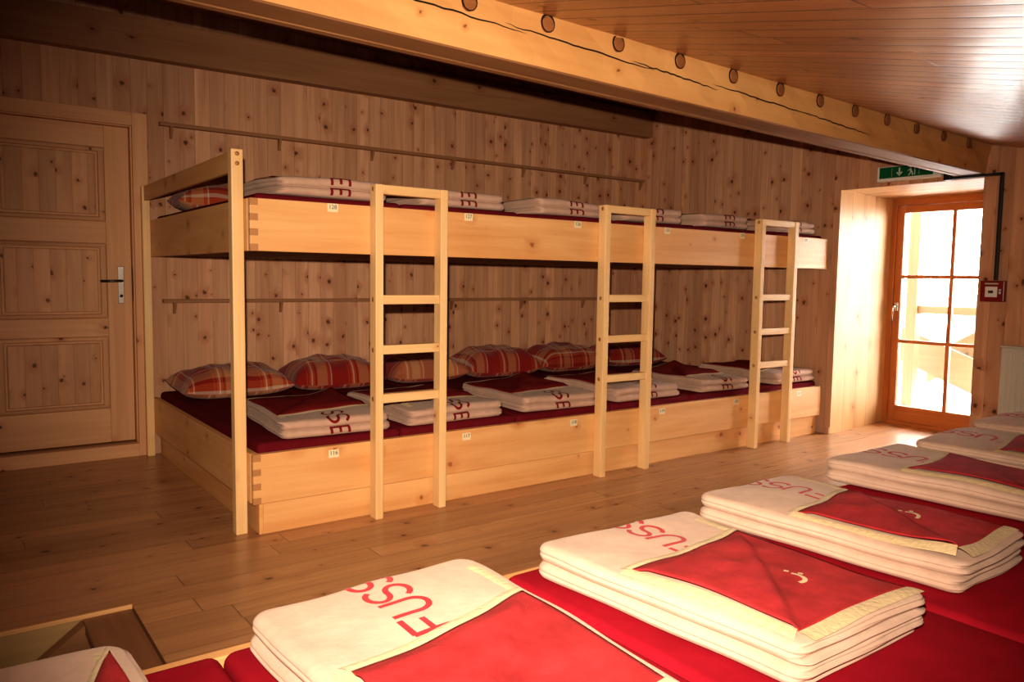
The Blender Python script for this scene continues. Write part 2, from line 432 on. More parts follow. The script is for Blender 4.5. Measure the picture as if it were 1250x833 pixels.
def stiles():
    bs = [box_bm(dx0, px0, yl, yl + .03, .105, 2.288, .003), box_bm(px1, dx1, yl, yl + .03, .105, 2.288, .003)]
    for z0, z1 in ((.105, Z[1]), (Z[2], Z[3]), (Z[4], Z[5]), (Z[6], 2.288)): bs.append(box_bm(px0, px1, yl + .001, yl + .03, z0, z1, .003))
    return join_bms(bs)
bm_obj('stile_frame', stiles(), 'doorp', leaf)
for z0, z1 in ((Z[1], Z[2]), (Z[3], Z[4]), (Z[5], Z[6])):
    def fielded(z0=z0, z1=z1):
        m = .055
        bs = [box_bm(px0 + m, px1 - m, yl - .002, yl + .02, z0 + m * .8, z1 - m * .8, .008, 2, 2)]
        bs += [box_bm(px0, px0 + m - .012, yl - .006, yl + .02, z0, z1, .012, 2, 3), box_bm(px1 - m + .012, px1, yl - .006, yl + .02, z0, z1, .012, 2, 3)]
        bs += [box_bm(px0, px1, yl - .007, yl + .02, z0, z0 + m * .8 - .012, .012, 0, 3), box_bm(px0, px1, yl - .007, yl + .02, z1 - m * .8 + .012, z1, .012, 0, 3)]
        return join_bms(bs)
    bm_obj('panel', fielded(), 'doorw', leaf)
box('back_lining', -1.14, -.05, YW + .101, YW + .115, -.02, 2.34, 'doorp', d1, 0)  # unseen board added behind the leaf to stop outside light leaking in
hp = box('handle_plate', -.205, -.163, yl - .008, yl + .002, 1.075, 1.335, 'chrome', d1, .004)
bm_obj('lever', tube_bm([(-.184, yl, 1.235), (-.184, yl - .05, 1.235), (-.2, yl - .055, 1.235), (-.32, yl - .055, 1.232)], .009), 'bronze', hp, True)
bm_obj('keyhole', tube_bm([(-.184, yl - .007, 1.13), (-.184, yl - .012, 1.13)], .011, 14), 'bronze', hp, True)
box('strike_plate', -.112, -.108, YW + .012, YW + .04, 1.09, 1.33, 'chrome', d1, .001)

# ------------------------------------------------------------------ clothes rails on the back wall
for z, lab in ((2.33, 'long thin wooden wall rail with pegs high above the upper bunk'), (1.093, 'long thin wooden wall rail with pegs seen below the upper bunk')):
    t = root('clothes_rail', (2.4, YW, z), lab, 'rail')
    box('ledge', .07, 4.84, YW - .05, YW, z - .012, z + .014, 'plate', t, .004)
    for k in range(7):
        x = .15 + .777 * k
        bm = bmesh.new()
        P = [(0, 0), (-.045, 0), (-.04, -.02), (-.012, -.075), (0, -.08)]
        fr = [bm.verts.new((x - .009, YW + y, z - .012 + zz)) for y, zz in P]; bk = [bm.verts.new((x + .009, YW + y, z - .012 + zz)) for y, zz in P]
        bm.faces.new(fr); bm.faces.new(bk[::-1])
        for i in range(5): bm.faces.new((fr[i], bk[i], bk[(i + 1) % 5], fr[(i + 1) % 5]))
        bmesh.ops.recalc_face_normals(bm, faces=bm.faces[:]); bm.normal_update(); box_uv(bm, 2, (x, 0))
        bm_obj('bracket', bm, 'plate', t)

# ------------------------------------------------------------------ bunk bed
ZU0, ZU1, ZL0, ZL1 = 1.405, 1.657, .163, .412
bed = root('bunk_bed', (2.4, 1.0, 0), 'long pine two-tier bunk bed along the back wall', 'bunk bed')
for z0, z1, i in ((ZU0, ZU1, 0), (ZL0, ZL1, 1)):
    box('front_board', -.008, 4.83, 0, .04, z0, z1, 'bed', bed, .004)
    box('end_board', -.010, .028, .04, 2.17, z0, z1, 'bed', bed, .003)
    # dovetails: end grain of the end board showing in the front
    hz = (z1 - z0) / 7
    for k in range(4): box('dovetail', -.0095, .03, -.0012, .01, z0 + hz * (2 * k + .04), z0 + hz * (2 * k + .96), 'dark_end', bed, 0, 1)
    box('mattress_base', .03, 4.83, .042, 2.17, z0 + .012, z0 + .035, 'under', bed, 0)
box('base_board', .05, 4.81, .03, .07, 0, ZL0, 'bed', bed, .003)
box('base_board', .03, .05, .032, 2.15, 0, ZL0, 'bed', bed, .003)
p1 = box('post', -.068, -.0105, .082, .14, 0, 1.891, 'ladder', bed, .005)
p2 = box('post', -.062, -.0105, 2.125, 2.18, 0, 1.888, 'ladder', bed, .005)
box('guard_rail', -.05, -.022, .14, 2.125, 1.788, 1.888, 'bed', bed, .004)
for z in (1.868, 1.822):
    bm_obj('dowel', tube_bm([(-.04, .086, z), (-.04, .0805, z)], .011, 14), 'dark_end', p1, True)

def glyph_text(s, size, loc, rot, mat, parent, name='number', align='CENTER'):
    cu = bpy.data.curves.new(name, 'FONT'); cu.body = s; cu.size = size; cu.align_x = align; cu.align_y = 'CENTER'; cu.extrude = .0003
    o = bpy.data.objects.new(name, cu); COL.objects.link(o)
    dg = bpy.context.evaluated_depsgraph_get(); me = bpy.data.meshes.new_from_object(o.evaluated_get(dg))
    bpy.data.objects.remove(o)
    me.transform(Matrix.Translation(loc) @ rot.to_4x4())
    return finish(name, me, mat, parent)
FACE_Y = Matrix(((1, 0, 0), (0, 0, -1), (0, 1, 0)))      # reads facing -Y
FACE_X = Matrix(((0, 0, -1), (-1, 0, 0), (0, 1, 0)))     # reads facing -X
for i in range(6):
    x = .41 + .82 * i
    for z, num in ((1.634, 128 - i), (.371, 116 + i)):
        s = box('number_sticker', x - .028, x + .028, -.0016, .001, z - .021, z + .021, 'sticker', bed, 0)
        glyph_text(str(num), .030, Vector((x, -.0022, z + .003)), FACE_Y, 'ink', s)

# mattresses
def mattress(name, x0, x1, y0, y1, z0, z1, label, group, mat='sheet'):
    bm = box_bm(x0 + .003, x1 - .003, y0, y1, z0, z1, .028, 1, 4)
    t = root(name, ((x0 + x1) / 2, (y0 + y1) / 2, z0), label, 'mattress', group)
    bmesh.ops.subdivide_edges(bm, edges=[e for e in bm.edges if e.calc_length() > .3], cuts=5, use_grid_fill=True)
    sx = random.random() * 9
    for v in bm.verts:
        if v.co.z > z0 + .06: v.co.z += .004 * math.sin(v.co.x * 6 + sx) * math.sin(v.co.y * 5 + sx) - .002
    me = bpy.data.meshes.new(name); bm.to_mesh(me); bm.free()
    o = finish('cover', me, mat, t, True)
    return t
ORD = ['first', 'second', 'third', 'fourth', 'fifth', 'sixth', 'seventh', 'eighth']
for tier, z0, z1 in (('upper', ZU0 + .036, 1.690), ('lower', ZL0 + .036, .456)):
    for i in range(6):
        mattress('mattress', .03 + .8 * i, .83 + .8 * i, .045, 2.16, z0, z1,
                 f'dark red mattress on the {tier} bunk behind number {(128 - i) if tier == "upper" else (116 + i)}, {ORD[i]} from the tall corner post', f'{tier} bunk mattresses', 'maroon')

# ladders
def ladder(xl, w, label):
    t = root('ladder', (xl + w / 2, -.035, 0), label, 'ladder', 'bunk ladders')
    for k, x in enumerate((xl, xl + w - .045)):
        r = box('rail', x, x + .045, -.072, -.002, 0, 1.766, 'ladder', t, .004)
        for z in (1.742, 1.170, .905, .645):
            xs = x - .0004 if k == 0 else x + .0454
            bm_obj('dowel', tube_bm([(x + .003, -.04, z), (xs, -.04, z)] if k == 0 else [(x + .042, -.04, z), (xs, -.04, z)], .013, 14), 'dark_end', r, True)
    for z in (1.742, 1.170, .905, .645):
        box('rung', xl + .044, xl + w - .044, -.066 if z > 1.7 else -.060, -.012, z - .025, z + .024, 'ladder', t, .005)
ladder(.615, .435, 'pine ladder nearest the tall corner post, leaning against the bunk bed')
ladder(2.225, .455, 'middle pine ladder of three against the bunk bed')
ladder(3.835, .47, 'pine ladder nearest the glazed door, against the bunk bed')

# ------------------------------------------------------------------ blankets
H = .093
def arc(cx, cy, rx, ry, a0, a1, n=14):
    return [(cx + rx * math.cos(R(a0 + (a1 - a0) * i / n)), cy + ry * math.sin(R(a0 + (a1 - a0) * i / n))) for i in range(n + 1)]
GL = {'F': [[(0, 0), (0, 1)], [(0, .97), (1, .97)], [(0, .52), (.8, .52)]],
      'U': [[(0, 1), (0, .36)] + arc(.5, .36, .5, .36, 180, 360) + [(1, 1)]],
      'S': [arc(.5, .74, .5, .26, 20, 180) + arc(.5, .74, .5, .24, 180, 270, 8)[1:] + arc(.5, .26, .5, .24, 90, 0, 8)[1:] + arc(.5, .26, .5, .26, 0, -160)[1:]],
      'E': [[(0, 0), (0, 1)], [(0, .95), (1, .95)], [(0, .5), (.85, .5)], [(0, .05), (1, .05)]]}

def blanket(loc, rotz, label, group, W0=.62, W1=.55, L=.83, apex=(.27, .27), tip=.36, curl=0.0, tdx=0.0, ts=.33, smile=False, seed=0, letters=None, hi=True, tilt=0, red='redback', tipx=None, ew=.038, body='fleece', ink='redink'):
    rg = np.random.RandomState(seed)
    t = root('folded_blanket', loc, label, 'blanket', group)
    t.rotation_euler = (0, 0, rotz + tilt)
    ph = rg.uniform(0, 6.28, 8)
    def wid(y): return W0 + (W1 - W0) * (-y / L)
    def dome(x, y):
        u = np.clip(2 * x / wid(y), -1, 1); v = np.clip((2 * y + L) / L, -1, 1)
        return .007 * (1 - u ** 4) * (1 - v ** 4)
    def disp(P):
        x, y, z = P[:, 0], P[:, 1], P[:, 2]; k = np.clip(z / H, 0, 1.2)
        dz = .005 * np.sin(7 * x + 4 * y + ph[0]) + .0025 * np.sin(13 * y - 6 * x + ph[1]) + .0012 * np.sin(27 * x + 19 * y + ph[2])
        dx = .009 * np.sin(6 * y + ph[3]) * k + .0025 * np.sin(17 * y + 30 * z + ph[4])
        dy = .008 * np.sin(7 * x + ph[5]) * k + .0025 * np.sin(19 * x + 25 * z + ph[6])
        return P + np.stack([dx, dy, dz * k], 1)
    # profiles
    nz = 73 if hi else 49
    zs = np.linspace(0, 1, nz)
    def lobe(f): return 1 - np.sqrt(np.clip(1 - (2 * f - 1) ** 2, 0, 1))
    tt = np.where(zs >= 1, 1 - 1e-9, zs) * 2; k2 = np.floor(tt); f2 = tt - k2
    A = .024 * lobe(f2) + np.where(k2 == 0, -.004, 0) * np.sin(PI * f2)
    CR = .006 * np.exp(-((f2 - .52) / .07) ** 2)
    t8 = np.where(zs >= 1, 1 - 1e-9, zs) * 8; k8 = np.floor(t8).astype(int); f8 = t8 - k8
    off8 = rg.uniform(-.012, .012, 8)
    Bp = .0065 * lobe(f8) + off8[k8] + .008 + .012 * np.exp(-((zs - .5) / .04) ** 2)
    Bp = Bp + .012 * np.clip((zs - .93) / .07, 0, 1) ** 2 + .012 * np.clip((.05 - zs) / .05, 0, 1) ** 2
    # perimeter
    n = 34 if hi else 20; na = 7; rc = .05
    per = []
    def side(p0, p1, nrm, cnt):
        for i in range(cnt): s = i / cnt; per.append((p0[0] + (p1[0] - p0[0]) * s, p0[1] + (p1[1] - p0[1]) * s, nrm[0], nrm[1]))
    def corner(c, a0):
        for i in range(na): a = R(a0 + 90 * i / na); per.append((c[0] + rc * math.cos(a), c[1] + rc * math.sin(a), math.cos(a), math.sin(a)))
    w0, w1 = W0 / 2, W1 / 2
    side((-w1 + rc, -L), (w1 - rc, -L), (0, -1), n); corner((w1 - rc, -L + rc), -90)
    side((w1, -L + rc), (w0, -rc), (1, 0), n); corner((w0 - rc, -rc), 0)
    side((w0 - rc, 0), (-w0 + rc, 0), (0, 1), n); corner((-w0 + rc, -rc), 90)
    side((-w0, -rc), (-w1, -L + rc), (-1, 0), n); corner((-w1 + rc, -L + rc), 180)
    per = np.array(per); m = len(per)
    wL = np.clip(-per[:, 2], 0, 1)
    wB = np.clip(.5 + .75 * (per[:, 2] - per[:, 3]), 0, 1)
    V = []
    for i, s in enumerate(zs):
        ins = (A[i] + CR[i] * wL) * (1 - wB) + Bp[i] * wB + .0015 * np.sin(per[:, 0] * 21 + i * .7 + ph[7]) * wB
        P = np.stack([per[:, 0] - per[:, 2] * ins, per[:, 1] - per[:, 3] * ins, np.full(m, s * H)], 1)
        if i == nz - 1: P[:, 2] += dome(P[:, 0], P[:, 1])
        V.append(P)
    last = V[-1]; c = np.array([0, -L / 2, 0])
    for s in (.97, .92, .85, .75, .62, .48, .33, .18, .06):
        P = last.copy(); P[:, :2] = c[:2] + (P[:, :2] - c[:2]) * s; P[:, 2] = H + dome(P[:, 0], P[:, 1]); V.append(P)
    nr = len(V); V = np.concatenate(V); F = grid_faces(nr, m, 0, True)
    F.append(tuple(range((nr - 1) * m, nr * m))); F.append(tuple(range(m))[::-1])
    np_obj('folds', disp(V), F, body, t)
    # ---- overlays following the top
    def top(P2, dz): return disp(np.stack([P2[:, 0], P2[:, 1], H + dome(P2[:, 0], P2[:, 1]) + dz], 1))
    rx = lambda y: wid(y) / 2 - .036
    ap = np.array([rx(-apex[0]), -apex[1]]); tp = np.array([-wid(-tip) / 2 + .055 if tipx is None else tipx, -tip])
    lf = np.array([-W1 / 2 + .05, -L + .045]); rf = np.array([W1 / 2 - .03, -L + .06])
    def flapz(x, y, a, b):
        z = .004 + .017 * np.clip((1.012 - (a + b)) / .022, 0, 1) * np.clip(b / .12, 0, 1)
        d = np.hypot(x - lf[0], y - lf[1]); return z + curl * np.exp(-(d / .11) ** 2)
    N_ = 40 if hi else 22
    g = np.linspace(0, 1, N_); a, bb = np.meshgrid(g, g, indexing='ij'); a = a.ravel(); bb = bb.ravel()
    sag = .018 * np.sin(PI * a)[:, None] * np.array([[.3, 1.0]]) * (1 - bb)[:, None] * -1
    P2 = (tp * (1 - a)[:, None] + ap * a[:, None]) * (1 - bb)[:, None] + (lf * (1 - a)[:, None] + rf * a[:, None]) * bb[:, None] + sag
    zz = flapz(P2[:, 0], P2[:, 1], a, bb)
    Vt = top(P2, zz); Vb = top(P2, np.full(len(zz), -.003)) ; Vb[:, :] = Vt - np.array([0, 0, .0035])
    F = grid_faces(N_, N_); n0 = N_ * N_
    F2 = [tuple(x + n0 for x in f[::-1]) for f in F]
    rim = [i * N_ for i in range(N_)] + [(N_ - 1) * N_ + j for j in range(1, N_)] + [i * N_ + N_ - 1 for i in range(N_ - 2, -1, -1)] + [j for j in range(N_ - 2, 0, -1)]
    F3 = [(rim[i], rim[(i + 1) % len(rim)], rim[(i + 1) % len(rim)] + n0, rim[i] + n0) for i in range(len(rim))]
    np_obj('red_flap', np.concatenate([Vt, Vb]), F + F2 + F3, red, t)
    # ---- cream edging strips
    Vs, Fs = [], []
    def strip(p0, p1, q0, q1, z0, z1, bow0=None, bow1=None):
        nu, nv = (40, 6) if hi else (20, 4)
        for i in range(nu):
            s = i / (nu - 1)
            A_ = p0 * (1 - s) + p1 * s; B_ = q0 * (1 - s) + q1 * s
            if bow0 is not None: A_ = A_ + bow0 * math.sin(PI * s)
            if bow1 is not None: B_ = B_ + bow1 * math.sin(PI * s)
            for j in range(nv):
                r = j / (nv - 1); P_ = A_ * (1 - r) + B_ * r
                zz_ = (z0 * (1 - s) + z1 * s) * (1 - r) + .002 * r + .002 * math.sin(PI * r)
                d = math.hypot(P_[0] - lf[0], P_[1] - lf[1]); zz_ += curl * math.exp(-(d / .11) ** 2) * (1 - .5 * r)
                Vs.append(np.append(P_, zz_))
        Fs.extend(grid_faces(nu, nv, len(Vs) - nu * nv))
    e = np.array
    bow = e([-.3, -1.0]) * .018
    strip(tp, lf, tp + e([-.032, .006]), lf + e([-.03, -.012]), .008, .0125)
    strip(lf + e([0, -.001]), rf, lf + e([.005, -.04]), rf + e([.012, -.038]), .007, .005)
    strip(tp, ap, tp + e([-.012, .026]), ap + e([0, .03]), .0055, .0055, bow, bow)
    yA = np.array([rx(-.10), -.10])
    strip(ap + e([.004, 0]), yA, ap + e([-.03, 0]), yA + e([-.035, 0]), .003, .003)
    Vs = np.array(Vs)
    V3 = top(Vs[:, :2], Vs[:, 2]); nS = len(V3)
    np_obj('edging', V3, Fs, 'hem', t)
    # ---- lettering that runs over the rounded end
    path = [(-.6, H), (-.024, H)] ; sel = zs[::-1]
    pts = [(-A[nz - 1 - i], zs[nz - 1 - i] * H) for i in range(nz)]
    path = np.array([(-.6, H)] + pts); seg = np.hypot(*np.diff(path, axis=0).T); cum = np.concatenate([[0], np.cumsum(seg)]); s0 = cum[1]
    def onpath(s, x):   # s: distance from the shoulder, positive on top
        q_ = np.clip(s0 - s, 0, cum[-1] - 1e-4)
        y = np.interp(q_, cum, path[:, 0]); z = np.interp(q_, cum, path[:, 1])
        y2 = np.interp(q_ + .002, cum, path[:, 0]); z2 = np.interp(q_ + .002, cum, path[:, 1])
        ty, tz = y2 - y, z2 - z; l = np.hypot(ty, tz) + 1e-9
        nrm = np.stack([np.zeros_like(y), -tz / l, ty / l], 1)
        nrm[:, :] = np.where((nrm[:, 1:2] + nrm[:, 2:3]) < 0, -nrm, nrm)
        P = np.stack([x, y, z + np.where(s > 0, dome(x, y), 0)], 1)
        return disp(P) + nrm * .0016
    V_, F_ = [], []
    lw, lh, th = .072, .108, .0075
    seq = letters or [('F', ts), ('U', ts - .092), ('S', ts - .184), ('S', ts - .276), ('E', -.088)]
    base = 0
    for ch, sst in seq:
        for st in GL[ch]:
            p = np.array([(sst - q_[0] * (ew if ch == 'E' else lw), tdx + lh / 2 - q_[1] * lh) for q_ in st])   # (s, x)
            dd = np.hypot(*np.diff(p, axis=0).T); cu = np.concatenate([[0], np.cumsum(dd)])
            k = max(2, int(cu[-1] / .004)); q_ = np.linspace(0, cu[-1], k)
            P = np.stack([np.interp(q_, cu, p[:, 0]), np.interp(q_, cu, p[:, 1])], 1)
            T = np.gradient(P, axis=0); T /= np.linalg.norm(T, axis=1)[:, None] + 1e-9
            Nn = np.stack([-T[:, 1], T[:, 0]], 1) * th
            allp = np.concatenate([P + Nn * f for f in (-1, -.33, .33, 1)])
            pts3 = onpath(allp[:, 0], allp[:, 1]); b0 = sum(len(v) for v in V_); V_.append(pts3); F_ += grid_faces(4, k, b0)
    np_obj('lettering', np.concatenate(V_), F_, ink, t)
    if smile:
        c = np.array([.03, -.60]); V_, F_ = [], []
        def dab(pl, th):
            p = np.array(pl); T = np.gradient(p, axis=0); T /= np.linalg.norm(T, axis=1)[:, None] + 1e-9
            Nn = np.stack([-T[:, 1], T[:, 0]], 1) * th
            al = np.concatenate([p + Nn * f for f in (-1, 0, 1)]); b0 = sum(len(v) for v in V_)
            V_.append(top(al, np.full(len(al), .0075))); F_.extend(grid_faces(3, len(p), b0))
        d_ = lf - ap
        dab([c + np.array([.032 * math.cos(R(w)), .032 * math.sin(R(w))]) for w in np.linspace(-110, 35, 14)], .006)
        for dx, dy in ((.03, .036), (.048, .008)): dab([c + np.array([dx + .006 * w, dy + .004 * w]) for w in np.linspace(-1, 1, 4)], .006)
        np_obj('dotted_mark', np.concatenate(V_), F_, 'hem', t)
    return t

# near platform ------------------------------------------------------------
ZN = .442
pf = root('sleeping_platform', (1.2, -3.0, 0), 'low pine sleeping platform in front carrying a row of red mattresses', 'bed')
box('front_board', -2.58, XE - .01, -1.985, -1.945, .17, .418, 'bed', pf, .004)
box('base_board', -2.58, XE - .01, -2.05, -2.01, 0, .168, 'bed', pf, .004)
box('mattress_base', -2.58, XE - .01, -4.15, -1.986, .20, .23, 'under', pf, 0)
b0x = -1.535
near_lab = ['lowermost left corner of the picture', 'front edge of the picture', 'front centre', 'third pile', 'fourth pile', 'fifth pile']
for k in range(8):
    x = b0x + .8 * k
    mattress('mattress', x, x + .8, -4.14, -2.0 + (.0 if k < 2 else .015 * min(k - 1, 2)), .232, ZN,
             ['dark red mattress under the cropped blanket in the bottom left corner', 'bright red mattress under the blanket whose whole FUSS lettering shows', 'bright red mattress under the large central blanket',
              'red mattress under the blanket with the curled flap corner', 'dark red mattress under the fourth large blanket', 'dark red mattress under the fifth blanket of the platform',
              'dark red mattress next to last on the platform toward the radiator', 'dark red mattress at the radiator end of the platform'][k], 'platform mattresses')
mattress('mattress', -2.335, -1.535, -4.14, -2.0, .232, ZN, 'red mattress at the platform end beside the stairwell', 'platform mattresses')
G = 'folded blankets on the front platform'
blanket((-1.23, -2.02, ZN + .003), 0, 'folded cream blanket cut off by the bottom left corner of the photo', G, apex=(.06, .06), tip=.74, tipx=-.02, seed=11)
blanket((-.385, -2.03, ZN + .003), 0, 'folded blanket with all of FUSS readable, nearest the camera', G, W0=.60, W1=.58, apex=(.30, .30), tip=.40, seed=12, tdx=-.01, ts=.315)
blanket((.445, -2.05, ZN + .003), 0, 'large folded blanket in the lower centre with a dotted cream mark on flat red flap', G, W0=.64, W1=.53, apex=(.25, .25), tip=.33, seed=13, smile=True, tdx=.035, ts=.30, tilt=R(0))
blanket((1.21, -1.95, ZN + .003), 0, 'folded blanket whose red flap corner curls up, behind the large central one', G, W0=.56, W1=.46, L=.88, apex=(.30, .30), tip=.36, curl=.022, seed=14, smile=True, tdx=.045, ts=.31)
blanket((2.13, -1.885, ZN + .003), 0, 'folded blanket behind the curled-flap one, fourth from the left', G, W0=.60, W1=.50, apex=(.27, .27), tip=.33, seed=15, tdx=.03)
blanket((2.90, -1.885, ZN + .003), 0, 'folded blanket next to last in the front row toward the glazed door', G, W0=.60, W1=.55, seed=16, hi=False)
blanket((3.72, -1.80, ZN + .003), 0, 'folded blanket at the far end of the front row under the radiator', G, W0=.60, W1=.55, seed=17, hi=False)
blanket((4.48, -1.84, ZN + .003), 0, 'folded blanket beside the radiator at the end of the platform', G, W0=.60, W1=.55, seed=18, hi=False)

# far blankets
XL = [(.153, .76), (.876, 1.54), (1.675, 2.28), (2.46, 3.12), (3.335, 3.90), (4.22, 4.82)]
XU = [(.15, .76), (.96, 1.545), (1.785, 2.36), (2.52, 3.10), (3.31, 3.87), (4.16, 4.76)]
SU = [('E', -.010), ('E', -.090)]
for i in range(6):
    a, b_ = XL[i]
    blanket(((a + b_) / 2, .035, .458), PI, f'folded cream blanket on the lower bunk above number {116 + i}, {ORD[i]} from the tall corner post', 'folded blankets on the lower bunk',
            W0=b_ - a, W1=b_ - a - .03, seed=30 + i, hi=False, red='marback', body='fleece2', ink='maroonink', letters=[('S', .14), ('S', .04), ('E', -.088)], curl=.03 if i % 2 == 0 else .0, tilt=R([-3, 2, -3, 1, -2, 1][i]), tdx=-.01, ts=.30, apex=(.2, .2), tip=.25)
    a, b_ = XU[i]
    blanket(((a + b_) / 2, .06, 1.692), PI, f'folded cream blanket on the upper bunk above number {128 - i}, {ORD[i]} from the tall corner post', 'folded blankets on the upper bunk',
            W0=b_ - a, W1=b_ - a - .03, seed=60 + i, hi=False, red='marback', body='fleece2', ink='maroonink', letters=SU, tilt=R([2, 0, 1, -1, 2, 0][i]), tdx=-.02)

# ------------------------------------------------------------------ pillows
def pillow(loc, rotz, label, seed, tiltx=0, w=.76, d=.42, h=.2):
    rg = np.random.RandomState(seed)
    n = 34; g = np.linspace(-1, 1, n)
    u, v = np.meshgrid(g, g, indexing='ij'); u = u.ravel(); v = v.ravel()
    prof = ((1 - u ** 4) * (1 - v ** 4)) ** .55
    ph = rg.uniform(0, 6.28, 6)
    wr = (.006 * np.sin(9 * u + 5 * v + ph[0]) + .006 * np.sin(6 * v - 11 * u + ph[1]) + .01 * np.sin(3 * u + ph[2]) * np.sin(2.5 * v + ph[3])) * prof
    x = w / 2 * u * (1 - .05 * (1 - v ** 2)); y = d / 2 * v * (1 - .07 * (1 - u ** 2))
    corner = (np.abs(u) * np.abs(v)) ** 3
    zt = .045 + h * .72 * prof + wr + .03 * corner; zb = .045 - h * .26 * prof + .03 * corner
    zb = np.maximum(zb, .002)
    V = np.concatenate([np.stack([x, y, zt], 1), np.stack([x, y, np.minimum(zb, zt - .004)], 1)])
    F = grid_faces(n, n); n0 = n * n
    F2 = [tuple(q + n0 for q in f[::-1]) for f in F]
    rim = [i * n for i in range(n)] + [(n - 1) * n + j for j in range(1, n)] + [i * n + n - 1 for i in range(n - 2, -1, -1)] + [j for j in range(n - 2, 0, -1)]
    F3 = [(rim[i], rim[(i + 1) % len(rim)], rim[(i + 1) % len(rim)] + n0, rim[i] + n0) for i in range(len(rim))]
    uv = np.stack([u * w / 2, v * d / 2], 1); uv = np.concatenate([uv, uv + .07])
    o = np_obj('pillow', V, [f[::-1] for f in F] + [f[::-1] for f in F2] + F3, 'plaid', None, True, uv)
    bm = bmesh.new(); bm.from_mesh(o.data); bmesh.ops.recalc_face_normals(bm, faces=bm.faces[:]); bm.to_mesh(o.data); bm.free()
    o.location = loc; o.rotation_euler = (tiltx, 0, rotz)
    return tag(o, label, 'pillow', 'plaid pillows')
PX = [(.41, .76, 4, .20, 1.74), (1.17, .72, -3, .22, 1.78), (1.92, .72, 2, .21, 1.78), (2.665, .72, -3, .245, 1.78), (3.43, .75, 3, .235, 1.80), (4.24, .76, -3, .21, 1.80)]
for i, (x, w, rz, h, y) in enumerate(PX):
    pillow((x, y, .472), R(rz), f'red plaid pillow on the lower bunk, {ORD[i]} along the wall from the tall corner post', 90 + i, R(6), w, .44, h)
pillow((.44, 1.78, 1.704), R(-4), 'red plaid pillow on the upper bunk seen through the gap below the guard rail', 99, R(4), .76, .44, .20)

# ------------------------------------------------------------------ stairwell
panel('wall_stairwell', 'y', -.505, -2.3, -.65, -2.0, -.0, [], 'stairpanel', 'a', 'light board lining of the stairwell below the floor edge', 'wall')
panel('wall_stairwell_2', 'x', -.65, -1.85, -.505, -2.0, -.0, [], 'stair', 'a', 'board lining of the stairwell beside the top step', 'wall')
panel('wall_stairwell_3', 'y', -1.85, -2.3, -.65, -2.0, 0, [], 'stair', 'a', 'board lining of the stairwell under the sleeping platform', 'wall')
panel('wall_stairwell_4', 'x', -2.3, -1.85, -.505, -2.0, 0, [], 'stair', 'a', 'board lining at the low end of the stairwell', 'wall')
panel('floor_stairwell', 'z', -2.0, -2.3, -.65, -1.85, -.505, [], 'floor', 'a', 'dark floor at the foot of the stairwell', 'floor')
tag(box('trim_3', -2.3, -.648, -.512, -.50, -.016, .0015, 'bed', None, .002), 'light wooden edge strip along the stairwell opening', 'trim', None, 'structure')
st = root('staircase', (-1.4, -1.1, -2), 'brown wooden staircase descending from the floor edge at lower left', 'staircase')
box('tread', -.822, -.652, -1.84, -.512, -.055, -.014, 'stair', st, .004)
ang = math.atan2(.745, 1)
rot = Matrix.Rotation(ang, 3, 'Y').inverted()
rot = Matrix.Rotation(-ang, 3, 'Y')
def stringer(y0, y1):
    L_, hgt = 1.7, .24
    top0 = Vector((-.825, 0, -.016)); dirv = Vector((-math.cos(ang), 0, -math.sin(ang))); nrm = Vector((math.sin(ang), 0, -math.cos(ang)))
    bm = bmesh.new(); P = [top0, top0 + dirv * L_, top0 + dirv * L_ + nrm * hgt, top0 + nrm * hgt]
    fr = [bm.verts.new((p.x, y0, p.z)) for p in P]; bk = [bm.verts.new((p.x, y1, p.z)) for p in P]
    bm.faces.new(fr); bm.faces.new(bk[::-1])
    for i in range(4): bm.faces.new((fr[i], bk[i], bk[(i + 1) % 4], fr[(i + 1) % 4]))
    bmesh.ops.recalc_face_normals(bm, faces=bm.faces[:]); bm.normal_update(); box_uv(bm, 0, (0, y0))
    return bm
bm_obj('stringer', stringer(-.575, -.515), 'stair', st); bm_obj('stringer', stringer(-1.84, -1.79), 'stair', st)
for k in range(1, 6):
    x1 = -.80 - .25 * (k - 1); z = -.05 - .19 * k
    box('tread', x1 - .27, x1, -1.79, -.575, z - .04, z, 'stair', st, .004)

# ------------------------------------------------------------------ glazed door in the end wall
XD = 5.86
def quad_panel(name, pts, uvs, mat, label):
    bm = bmesh.new(); uvl = bm.loops.layers.uv.verify()
    f = bm.faces.new([bm.verts.new(p) for p in pts])
    for l, u in zip(f.loops, uvs): l[uvl].uv = u
    return tag(bm_obj(name, bm, mat), label, 'door lining', None, 'structure')
yl0, yl1, yr0, yr1, zt0, zt1 = -.06, .02, -1.17, -1.10, 2.06, 2.06
quad_panel('trim_4', [(XE, yl0, 0), (XD + .1, yl1, 0), (XD + .1, yl1, zt1), (XE, yl0, zt0)], [(0, 0), (0, 1), (2, 1), (2, 0)], 'reveal', 'broad light pine side lining of the deep door recess next to the bunk')
quad_panel('trim_5', [(XE, yr0, 0), (XE, yr0, zt0), (XD + .1, yr1, zt1), (XD + .1, yr1, 0)], [(0, 0), (2, 0), (2, 1), (0, 1)], 'reveal', 'pine side lining of the door recess on the fire alarm side')
quad_panel('trim_6', [(XE, yl0, zt0), (XD + .1, yl1, zt1), (XD + .1, yr1, zt1), (XE, yr0, zt0)], [(0, 0), (0, 1), (1.1, 1), (1.1, 0)], 'reveal', 'pine top lining of the deep door recess under the exit sign')
d2 = root('door_2', (XD, -.54, 0), 'glazed orange-brown wooden door with six panes leading outside', 'door', None, 'structure')
